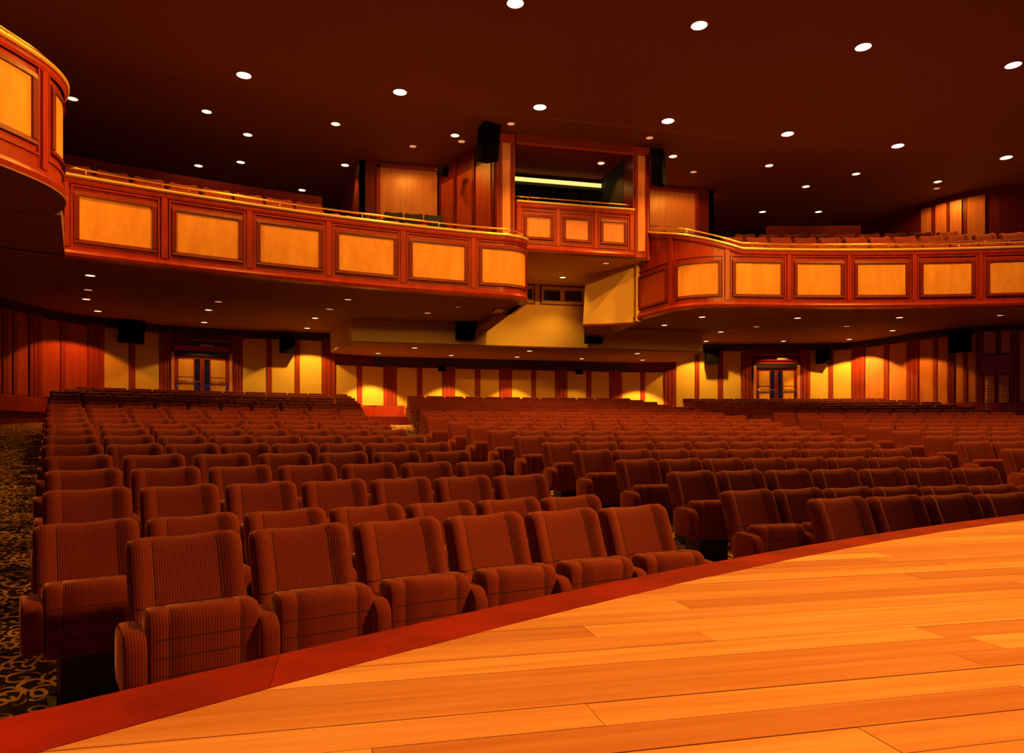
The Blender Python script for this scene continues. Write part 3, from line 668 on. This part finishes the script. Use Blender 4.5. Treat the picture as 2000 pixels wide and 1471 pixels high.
for i, (x, y) in enumerate(((-2.6, 11.2), (.6, 11.1), (3.8, 11.05), (7.0, 10.95))):
    downlight(x, y, ZCEIL, 'big', '%s from the left in the topmost row of four dazzling ceiling downlights' % ORD[i], 'dazzling front ceiling downlights', (560, 152, .4) if i < 2 else (900, 152, .4))
for i, x in enumerate((-5.9, -9.2)): downlight(x, 11.2, ZCEIL, 'big', '%s ceiling downlight above the left stalls' % ('nearer' if i == 0 else 'outer'), 'ceiling downlights above the left', BIG2)
for i, (x, y) in enumerate(((-0.6, 6.6), (2.6, 6.6), (6.2, 6.6), (9.8, 6.6))): downlight(x, y, ZCEIL, 'big', '%s from the left of the added ceiling lamps above the front rows' % ORD[i], 'added ceiling lamps above the front rows', (300, 105, .6))  # unseen row added over the front rows to light the seats
for i, x in enumerate((-10.8, -8.2, -5.5, -2.8, 2.7, 5.4, 8.0, 10.6)):
    downlight(x, 16.45, ZCEIL, 'small', '%s from the left of eight small ceiling downlights over the balcony front' % ORD[i], 'small ceiling downlights over the balcony', SM)
for (x, y, lab) in ((-7.5, 17.5, 'small ceiling downlight below the first of the bright row'), (-5.3, 18.9, 'small ceiling downlight just left of the upper left square panel'), (-9.0, 19.8, 'lower of two dim ceiling downlights over the left balcony rear'), (-7.9, 19.3, 'upper of two dim ceiling downlights over the left balcony rear'), (-6.5, 21.1, 'rearmost ceiling downlight over the left balcony'),
                    (5.1, 19.0, 'small ceiling downlight just right of the upper right square panel'), (7.3, 17.6, 'small ceiling downlight over the middle of the right balcony'), (9.1, 19.5, 'rear ceiling downlight over the right balcony'), (7.4, 19.9, 'faint ceiling downlight far behind the right balcony')):
    downlight(x, y, ZCEIL, 'small', lab, None, SM)
downlight(1.0, 17.0, 6.885+ZC, 'under', 'single downlight in the control box ceiling', None, (40, 110, .5))
# wall washers added to brighten the upper panels and columns
for (x, y, p_, wh) in ((-2.6, 16.75, 60, 'diagonal wall left of the control box'), (-3.7, 17.3, 75, 'upper left square panel'), (3.7, 17.3, 75, 'upper right square panel'), (11.0, 16.9, 110, 'far right upper panels'), (-1.67, 15.55, 22, 'left column'), (1.67, 15.55, 22, 'right column')):
    t = downlight(x, y, ZCEIL, 'dim', 'added dim lamp in the ceiling above the ' + wh, 'added lamps above the upper panels', (p_, 168 if abs(x) > 3 else 80, .3))
YEL = (1.0, 0.50, 0.06)
def sof_z(x, y):
    r = math.hypot(x, y-CY)
    return ZBOT + (r-RB)/(27.35-RB)*.05 if r < 27.35 else (ZBOT+.085 + (r-27.36)/(30.3-27.36)*(ZSOF-.02-ZBOT-.085) if r < 30.3 else ZSOF-.02+(r-30.3)/4*.02)
for i, (x, y) in enumerate(((-9.84, 14.47), (-5.22, 15.94), (-2.75, 16.26))):
    downlight(x, y, sof_z(x, y)-.004, 'under', '%s from the left of three downlights nearest the edge under the left balcony' % ORD[i], 'front downlights under the left balcony', ((8, 14, 30)[i], 176 if i else 110, .1))
for i, (x, y) in enumerate(((3.45, 16.36), (5.89, 15.96), (8.35, 15.31), (10.5, 14.41))):
    downlight(x, y, sof_z(x, y)-.004, 'under', '%s from the left of four downlights nearest the edge under the right balcony' % ORD[i], 'front downlights under the right balcony', ((30, 12, 8, 8)[i], 176 if i < 2 else 110, .1))
for i, (x, y) in enumerate(((-11.01, 17.9), (-8.57, 18.75), (-6.07, 19.42))):
    downlight(x, y, sof_z(x, y)-.004, 'under', '%s from the left in the second row of downlights under the left balcony' % ORD[i], 'middle downlights under the left balcony', ((8, 8, 150)[i], 112, .2, YEL))
for i, (x, y) in enumerate(((3.3, 18.22), (5.61, 19.27), (10.4, 17.89))):
    downlight(x, y, sof_z(x, y)-.004, 'under', '%s from the left in the second row of downlights under the right balcony' % ORD[i], 'middle downlights under the right balcony', ((36, 9, 230)[i], 120 if i == 2 else 110, .15))
for i, (x, y, p_) in enumerate(((-11.3, 19.6, 190), (-9.06, 20.9, 110), (-6.37, 21.36, 300))):
    downlight(x, y, sof_z(x, y)-.004, 'under', '%s from the left of the downlights washing the left back wall' % ORD[i], 'rear downlights under the left balcony', (p_, 116, .12, YEL if i else (1, .3, .04)))
for i, (x, y, p_) in enumerate(((6.25, 21.35, 260), (8.71, 20.75, 110), (10.5, 19.87, 380))):
    downlight(x, y, sof_z(x, y)-.004, 'under', '%s from the left of the downlights washing the right back wall' % ORD[i], 'rear downlights under the right balcony', (p_, 118, .12, YEL))
for i, (x, y) in enumerate(((-10.54, 16.55), (-8.11, 17.34), (-5.66, 17.71), (-3.31, 17.61), (5.96, 17.93), (8.37, 17.28))):
    downlight(x, y, sof_z(x, y)-.004, 'dim', '%s from the left of the dim unlit-looking downlights in the balcony underside' % ORD[i], 'dim downlights under the balconies', (16, 176, .1, YEL) if i in (2, 3) else None)
for i, (x, y) in enumerate(((-3.38, 20.31), (-0.02, 20.28), (3.33, 20.17))):
    downlight(x, y, fz0-.003, 'under', '%s from the left of the front three downlights under the cream box' % ORD[i], 'front downlights under the cream box', (16, 110, .4))
for i, (x, y, p_) in enumerate(((-4.33, 21.9, 520), (-2.1, 21.95, 420), (0.0, 21.95, 320), (2.16, 21.95, 90), (4.23, 21.85, 500))):
    downlight(x, y, fz0-.003, 'under', '%s from the left of the rear five downlights under the cream box' % ORD[i], 'rear downlights under the cream box', (p_, 92, .2, YEL))
for i, (x, y) in enumerate(((-1.35, 18.1), (.42, 18.4))):
    downlight(x, y, 4.277+ZC, 'under', '%s of the two downlights in the ceiling of the central void' % ('left' if i == 0 else 'right'), None, (110, 116, .5, YEL))
downlight(1.0, 16.65, 4.277+ZC, 'dim', 'dim downlight grazing the sloping cream housing', None, (170, 40, .7, YEL))
# aisle step lights
for (x, y, z, lab) in ((-4.95, 20.1, 1.75, 'tiny bright step light at the back of the left aisle'), (-2.9, 9.3, .40, 'tiny step light at the base of the centre block beside the left aisle')):
    t = empty('step_light', (x, y, z)); tag(t, lab, 'light')
    MB().box(-.06, .06, -.02, .03, -.05, .05).build('housing', M['blackmetal'], t); MB().box(-.045, .045, -.03, -.02, -.03, .03).build('lens', M['lamp_small'], t)

# ------------------------------------------------------------------ loudspeakers
def speaker(x, y, z, w_, h_, d_, rz, label, tilt=0, taper=1.0):
    t = empty('loudspeaker', (x, y, z), rz); t.rotation_euler = (tilt, 0, rz); tag(t, label, 'loudspeaker')
    hw = w_/2
    m = MB(); m.v = [(-hw, -d_/2, 0), (hw, -d_/2, 0), (hw*taper, d_/2, 0), (-hw*taper, d_/2, 0), (-hw, -d_/2, h_), (hw, -d_/2, h_), (hw*taper, d_/2, h_), (-hw*taper, d_/2, h_)]
    m.f = [(3, 2, 1, 0), (4, 5, 6, 7), (0, 1, 5, 4), (1, 2, 6, 5), (2, 3, 7, 6), (3, 0, 4, 7)]
    m.build('cabinet', M['black'], t); MB().box(-hw+.02, hw-.02, -d_/2-.012, -d_/2, .02, h_-.02).build('grille', M['grille'], t)
    MB().box(-.04, .04, d_/2, d_/2+.1, h_*.45, h_*.55).build('bracket', M['blackmetal'], t)
    return t
speaker(-2.1, 19.27, 2.62+ZC, .50, .60, .3, 0, 'black loudspeaker on the cream box front, left one', .06)
speaker(1.58, 19.2, 2.62+ZC, .46, .52, .3, 0, 'black loudspeaker under the cream stair housing, right of centre', .06)
speaker(-6.98, 22.08, 2.45+ZC, .42, .50, .28, .03, 'black wall loudspeaker right of the left double doors', .12)
speaker(-10.95, 21.1, 2.50+ZC, .55, .62, .3, .7, 'black wall loudspeaker left of the left double doors', .12)
speaker(6.75, 21.9, 2.42+ZC, .42, .48, .28, -.25, 'black wall loudspeaker just right of the cream box', .12)
speaker(10.33, 20.94, 2.42+ZC, .42, .50, .28, -.5, 'black wall loudspeaker right of the right double doors', .12)
speaker(11.65, 16.75, 2.35+ZC, .5, .62, .3, -1.0, 'black wall loudspeaker beside the louvred side door', .1)
speaker(-12.98, 17.1, 2.62+ZC, .6, .72, .35, 1.3, 'large dark wall loudspeaker at the left edge below the balcony', .1)
speaker(-2.3, 22.70, 2.06+ZC, .22, .17, .16, 0, 'tiny black loudspeaker on the centre wall, left one', .1)
speaker(2.32, 22.70, 2.06+ZC, .20, .15, .16, 0, 'tiny black loudspeaker on the centre wall, right one', .1)
speaker(-2.18, 15.9, 6.25+ZC, .42, .80, .4, .35, 'big black loudspeaker hung left of the control box column', .15, .7)
speaker(2.12, 15.95, 6.05+ZC, .26, .80, .5, -.7, 'big black loudspeaker hung right of the control box column', .15, .7)
speaker(-3.0, 17.3, 6.35+ZC, .2, .22, .2, .8, 'small black spotlight-like speaker left of the control box wall', .3)

# ------------------------------------------------------------------ seats
def backrest_mesh(mat):
    xs_ = [-.265, -.252, -.225, -.19, -.158, -.150, -.142, -.09, -.03, .03, .09, .142, .150, .158, .19, .225, .252, .265]
    vs = [0, .06, .12, .155, .165, .175, .23, .275, .285, .295, .35, .395, .405, .415, .47, .56, .68, .80, .90, .96, 1.0]
    g = MB(); nx = len(xs_); nv = len(vs); z0, z1 = .40, .925
    def frontp(x, v):
        ax = abs(x); z = z0 + (z1-z0)*v
        if v > .6: z += (v-.6)/.4*(-.016*math.cos(x/.265*math.pi*.5)**2 + .004 + .006*(x/.265))
        y = -.205*(1-v)**1.15 - .0
        y -= .030*math.sin(min(1, v*1.02)*math.pi)*.6
        bol = max(0, min(1, (ax-.15)/.06)); y -= bol*(.040 + .085*max(0, (.5-v)/.5)**1.5)
        for gv in (.165, .285, .405, .05):
            pass
        e = max(0, (ax-.225)/.04); y += .045*e*e
        t = max(0, (v-.90)/.10); y += .045*t*t; z -= 0
        xx = x*(1.0 + .06*max(0, (.5-v)))
        if v > .9: xx *= 1 - .035*((v-.9)/.1)**2
        if v > .93 and ax > .22: z -= (ax-.22)/.045*.022*((v-.93)/.07)
        return (xx, y, z)
    for v in vs:
        for x in xs_: g.v.append(frontp(x, v))
    def backp(x, v):
        p = frontp(x, v); return (p[0]*.985, -.205*(1-v) + .085 - .01*(v > .95), p[2] - (.012 if v > .95 else 0))
    off = len(g.v); bx = [0, 4, 8, 13, 17]
    bxs = list(range(nx))
    for v in vs:
        for x in xs_: g.v.append(backp(x, v))
    for j in range(nv-1):
        for i in range(nx-1):
            a = j*nx+i; g.f.append((a, a+1, a+nx+1, a+nx))
    # back sheet uses few polygons
    for j0, j1 in ((0, nv//2), (nv//2, nv-1)):
        for i0, i1 in ((0, nx//2), (nx//2, nx-1)):
            g.f.append((off+j0*nx+i0, off+j1*nx+i0, off+j1*nx+i1, off+j0*nx+i1))
    for j in range(nv-1):
        for i in (0, nx-1): a = j*nx+i; g.f.append((a, a+nx, off+a+nx, off+a))
    for i in range(nx-1):
        for j in (0, nv-1): a = j*nx+i; g.f.append((a, a+1, off+a+1, off+a))
    sm = MB()
    def ribbon(pts, hw, along_x):
        k_ = len(sm.v)
        for (x, v) in pts:
            p = frontp(x, v)
            if along_x: sm.v += [(p[0], p[1]-.0035, p[2]-hw), (p[0], p[1]-.0035, p[2]+hw)]
            else: sm.v += [(p[0]-hw, p[1]-.0055, p[2]), (p[0]+hw, p[1]-.0055, p[2])]
        for i in range(len(pts)-1): sm.f.append((k_+2*i, k_+2*i+2, k_+2*i+3, k_+2*i+1))
    for gv in (.165, .285, .405): ribbon([(x, gv) for x in (-.252, -.225, -.19, -.158)], .003, True); ribbon([(x, gv) for x in (-.142, -.09, -.03, .03, .09, .142)], .003, True); ribbon([(x, gv) for x in (.158, .19, .225, .252)], .003, True)
    for x in (-.15, .15): ribbon([(x, v) for v in (.02, .1, .2, .3, .4, .5, .6, .7, .8, .88, .93, .97)], .0022, False)
    for x in (-.15, .15): sm.v += [(x-.0022, -.477, .28), (x+.0022, -.477, .28), (x+.0022, -.477, .60), (x-.0022, -.477, .60)]; n_ = len(sm.v); sm.f.append((n_-4, n_-3, n_-2, n_-1))
    for z in (.375, .455, .535): sm.v += [(-.21, -.477, z-.0016), (.21, -.477, z-.0016), (.21, -.477, z+.0016), (-.21, -.477, z+.0016)]; n_ = len(sm.v); sm.f.append((n_-4, n_-3, n_-2, n_-1))
    me = g.mesh('backrest', mat, True); return me, sm.mesh('seam_piping', M['seam'])
def loft_mesh(name, mat, stations, prof):
    """stations: [(x, shrink)], prof: closed (y,z) loop about its centre"""
    cy_ = sum(p[0] for p in prof)/len(prof); cz_ = sum(p[1] for p in prof)/len(prof)
    m = MB(); k = len(prof)
    for x, s_ in stations:
        for (y, z) in prof:
            dy, dz_ = y-cy_, z-cz_; l = math.hypot(dy, dz_); f = max(0, (l-s_)/l); m.v.append((x, cy_+dy*f, cz_+dz_*f))
    for i in range(len(stations)-1):
        for j in range(k): jj = (j+1) % k; m.f.append((i*k+j, (i+1)*k+j, (i+1)*k+jj, i*k+jj))
    m.f.append(tuple(range(k))); m.f.append(tuple((len(stations)-1)*k+j for j in reversed(range(k))))
    return m.mesh(name, mat, True)
def rrect(y0, y1, z0, z1, r, n=4, slope=0):
    out = []
    for cx, cz, a0 in ((y1-r, z1-r, 0), (y0+r, z1-r, 90), (y0+r, z0+r, 180), (y1-r, z0+r, 270)):
        for i in range(n+1):
            a = R(a0+90*i/n); out.append((cx+r*math.cos(a), cz+r*math.sin(a)))
    return [(y, z + slope*(y-y0) if z > (z0+z1)/2 else z) for y, z in out]
def seat_meshes(mat):
    st = [(-.238, .03), (-.232, .012), (-.215, .002), (-.19, 0), (-.155, 0), (-.150, .007), (-.145, 0), (-.05, 0), (.05, 0), (.145, 0), (.150, .007), (.155, 0), (.19, 0), (.215, .002), (.232, .012), (.238, .03)]
    # folded-up cushion: front face grooves included in the profile
    pr = rrect(-.475, -.285, .27, .655, .06, 5)
    fp = []
    for i, p in enumerate(pr):
        fp.append(p)
    cush = loft_mesh('cushion', mat, st, fp)
    ast = [(-.045, .022), (-.040, .008), (-.028, 0), (.028, 0), (.040, .008), (.045, .022)]
    arm = loft_mesh('armrest', mat, ast, rrect(-.53, -.20, .31, .58, .085, 6, .03))
    m = MB(); m.box(-.16, .16, -.40, -.14, 0.012, .285); m.box(-.21, .21, -.43, -.05, 0, .012); m.box(-.02, .02, -.14, -.02, .25, .45)
    ped = m.mesh('pedestal', M['blackmetal'])
    m = MB(); m.box(-.028, .028, -.42, -.08, 0, .35); side = m.mesh('side_panel', M['blackmetal'])
    m = MB(); m.box(-.012, .012, -.384, -.376, .654, .659); tagm = m.mesh('number_tag', M['brass'])
    bk, seam = backrest_mesh(mat)
    return dict(backrest=bk, seam_piping=seam, cushion=cush, armrest=arm, pedestal=ped, side_panel=side, number_tag=tagm)
SM_ = seat_meshes(M['seat'])
SB_ = {k: (v.copy() if k in ('backrest', 'cushion', 'armrest') else v) for k, v in SM_.items()}
for k in ('backrest', 'cushion', 'armrest'): SB_[k].materials[0] = M['blackseat']
def make_seat(x, y, z, rz, label, group, last=False, sup=False, meshes=None, W=.58, name='theatre_chair', tagged=False, seams=False):
    ms = meshes or SM_
    t = empty(name, (x, y, z), rz); tag(t, label, 'seat', group)
    part('backrest', ms['backrest'], t); part('cushion', ms['cushion'], t); part('pedestal', ms['pedestal'], t)
    a = part('armrest', ms['armrest'], t); a.location.x = -W/2
    if last: b = part('armrest', ms['armrest'], t); b.location.x = W/2
    if seams: part('seam_piping', ms['seam_piping'], t)
    if tagged: part('number_tag', ms['number_tag'], t)
    return t
def interp_edges(tab): return tab
L_R = [-10.75,-10.78,-10.91,-11.02,-11.13,-11.05,-11.15,-11.12,-11.11,-11.1,-11.02,-10.79,-10.42,-10.08,-9.83,-9.62,-9.45,-9.34,-9.27]
L_L = [-23.14,-24.27,-23.94,-23.75,-23.62,-23.45,-23.3,-23.16,-23.02,-22.89,-22.77,-22.68,-22.6,-22.5,-22.41,-22.3,-22.2,-21.6,-21.1]
M_E = [6.05,6.62,6.67,6.98,7.3,7.46,7.65,7.9,8.1,8.25,8.69,8.26,7.9,7.62,7.28,7.05,6.82,6.58,6.32]
BLK = {'left': [(a, b) for a, b in zip(L_L, L_R)], 'centre': [(-a, a) for a in M_E], 'right': [(-b, -a) for a, b in zip(L_L, L_R)]}
al = R(13.05); seats = []
for bname, tab in BLK.items():
    for i, (a0, a1) in enumerate(tab):
        Rr = ROWR[i]; L = R(a1-a0)*Rr; n = max(1, round(L/.58)); st = (a1-a0)/n
        for k in range(n):
            a = a0 + st*(k+.5); x, y = pol(Rr, a)
            dx, dy = x+5.25, y; u = dx*math.cos(al)-dy*math.sin(al); dd = dx*math.sin(al)+dy*math.cos(al)
            px_ = 1000 + F*u/dd
            if px_ > 2045 or px_ < -40: continue
            seats.append((dd, bname, i, k, n, x, y, ROWZ[i], -R(a), R(st)*Rr))
seats.sort(key=lambda s: s[0])
GR = {'left': 'rust ribbed seats of the left block', 'centre': 'rust ribbed seats of the centre block', 'right': 'rust ribbed seats of the right block'}
def ordn(k): return ORD[k] if k < 20 else '%dth' % (k+1)
rest = []
for idx, (dd, bname, i, k, n, x, y, z, rz, W) in enumerate(seats):
    last = (k == n-1)
    if idx < 300:
        rowtxt = 'front row' if i == 0 else '%s row from the stage' % ordn(i)
        if k == 0 and True: lab = 'rust seat at left end, %s, %s block' % (rowtxt, bname)
        elif last: lab = 'rust seat at right end, %s, %s block' % (rowtxt, bname)
        else: lab = 'rust seat, %s from left, %s, %s block' % (ordn(k), rowtxt, bname)
        make_seat(x, y, z, rz, lab, GR[bname], last, W=W, tagged=(i < 3), seams=(dd < 12))
    else: rest.append((x, y, z, rz, W, last))
m = MB()
bp = [(-.205, .40), (-.03, .80), (.0, .915), (.03, .925), (.08, .90), (-.11, .40)]
cp = [(-.475, .28), (-.475, .60), (-.44, .652), (-.32, .652), (-.285, .6), (-.285, .28)]
apf = [(-.53, .37), (-.53, .58), (-.49, .615), (-.12, .625), (-.12, .35), (-.50, .35)]
def loft6(x0, x1, prof, c, s_, ox, oy, oz, ins=.02):
    k = len(m.v); st = ((x0, ins), (x0+ins, 0), (x1-ins, 0), (x1, ins)); cy_ = sum(p[0] for p in prof)/6; cz_ = sum(p[1] for p in prof)/6
    for X, q in st:
        for (Y, Z) in prof:
            l = math.hypot(Y-cy_, Z-cz_); f = (l-q)/l; Yq = cy_+(Y-cy_)*f; Zq = cz_+(Z-cz_)*f
            m.v.append((ox + X*c - Yq*s_, oy + X*s_ + Yq*c, oz + Zq))
    for i in range(3):
        for j in range(6): jj = (j+1) % 6; m.f.append((k+i*6+j, k+i*6+6+j, k+i*6+6+jj, k+i*6+jj))
    m.f.append(tuple(k+j for j in range(6))); m.f.append(tuple(k+18+j for j in reversed(range(6))))
for (x, y, z, rz, W, last) in rest:
    c, s_ = math.cos(rz), math.sin(rz)
    loft6(-.265, .265, bp, c, s_, x, y, z); loft6(-.238, .238, cp, c, s_, x, y, z); loft6(-W/2-.05, -W/2+.05, apf, c, s_, x, y, z)
    loft6(-.16, .16, [(-.40, 0), (-.40, .15), (-.38, .285), (-.2, .285), (-.14, .2), (-.14, 0)], c, s_, x, y, z)
    if last: loft6(W/2-.05, W/2+.05, apf, c, s_, x, y, z)
if rest:
    o = m.build('distant_theatre_seats', M['seat']); tag(o, 'rows of small distant rust seats filling the back of the stalls', 'seats', None, 'stuff')

# balcony seats
for side, rows in (('left', ((26.75, 4.60, -23.5, -7.5), (27.65, 5.03, -23.5, -12))), ('right', ((26.75, 4.60, 8.5, 26), (27.65, 5.05, 8.2, 25), (28.55, 5.38, 9.6, 21.5)))):
    for ri, (Rr, zt_, a0, a1) in enumerate(rows):
        L = R(a1-a0)*Rr; n = int(L/.6)
        for k in range(n):
            a = a0 + (a1-a0)*(k+.5)/n; x, y = pol(Rr, a)
            lab = 'red seat above the %s balcony rail, %s from left, %s row' % (side, ordn(k), ORD[ri])
            make_seat(x, y, zt_+ZC-SEAT_H, -R(a), lab, 'balcony seats on the %s' % side, k == n-1, W=.6, name='balcony_chair')
for sx, x0, nm in ((-1, -4.13, 'left'), (1, 2.92, 'right')):
    for k in range(3):
        t = make_seat(x0 + k*.49, 17.75, 5.52+ZC-.93*.85, 0, '%s of three black chairs in front of the %s square panel' % (('left', 'middle', 'right')[k], nm), 'black chairs before the %s square panel' % nm, k == 2, meshes=SB_, W=.575, name='black_chair'); t.scale = (.85, .85, .85)
    T(MB().box(x0-.35, x0+1.35, 17.2, 18.46, 4.2+ZC, 5.52+ZC-.93*.85).build('trim_%d' % (22+(sx > 0)), M['carpet']))
print('seats', len(seats), 'rest', len(rest), 'objects', len(bpy.data.objects))
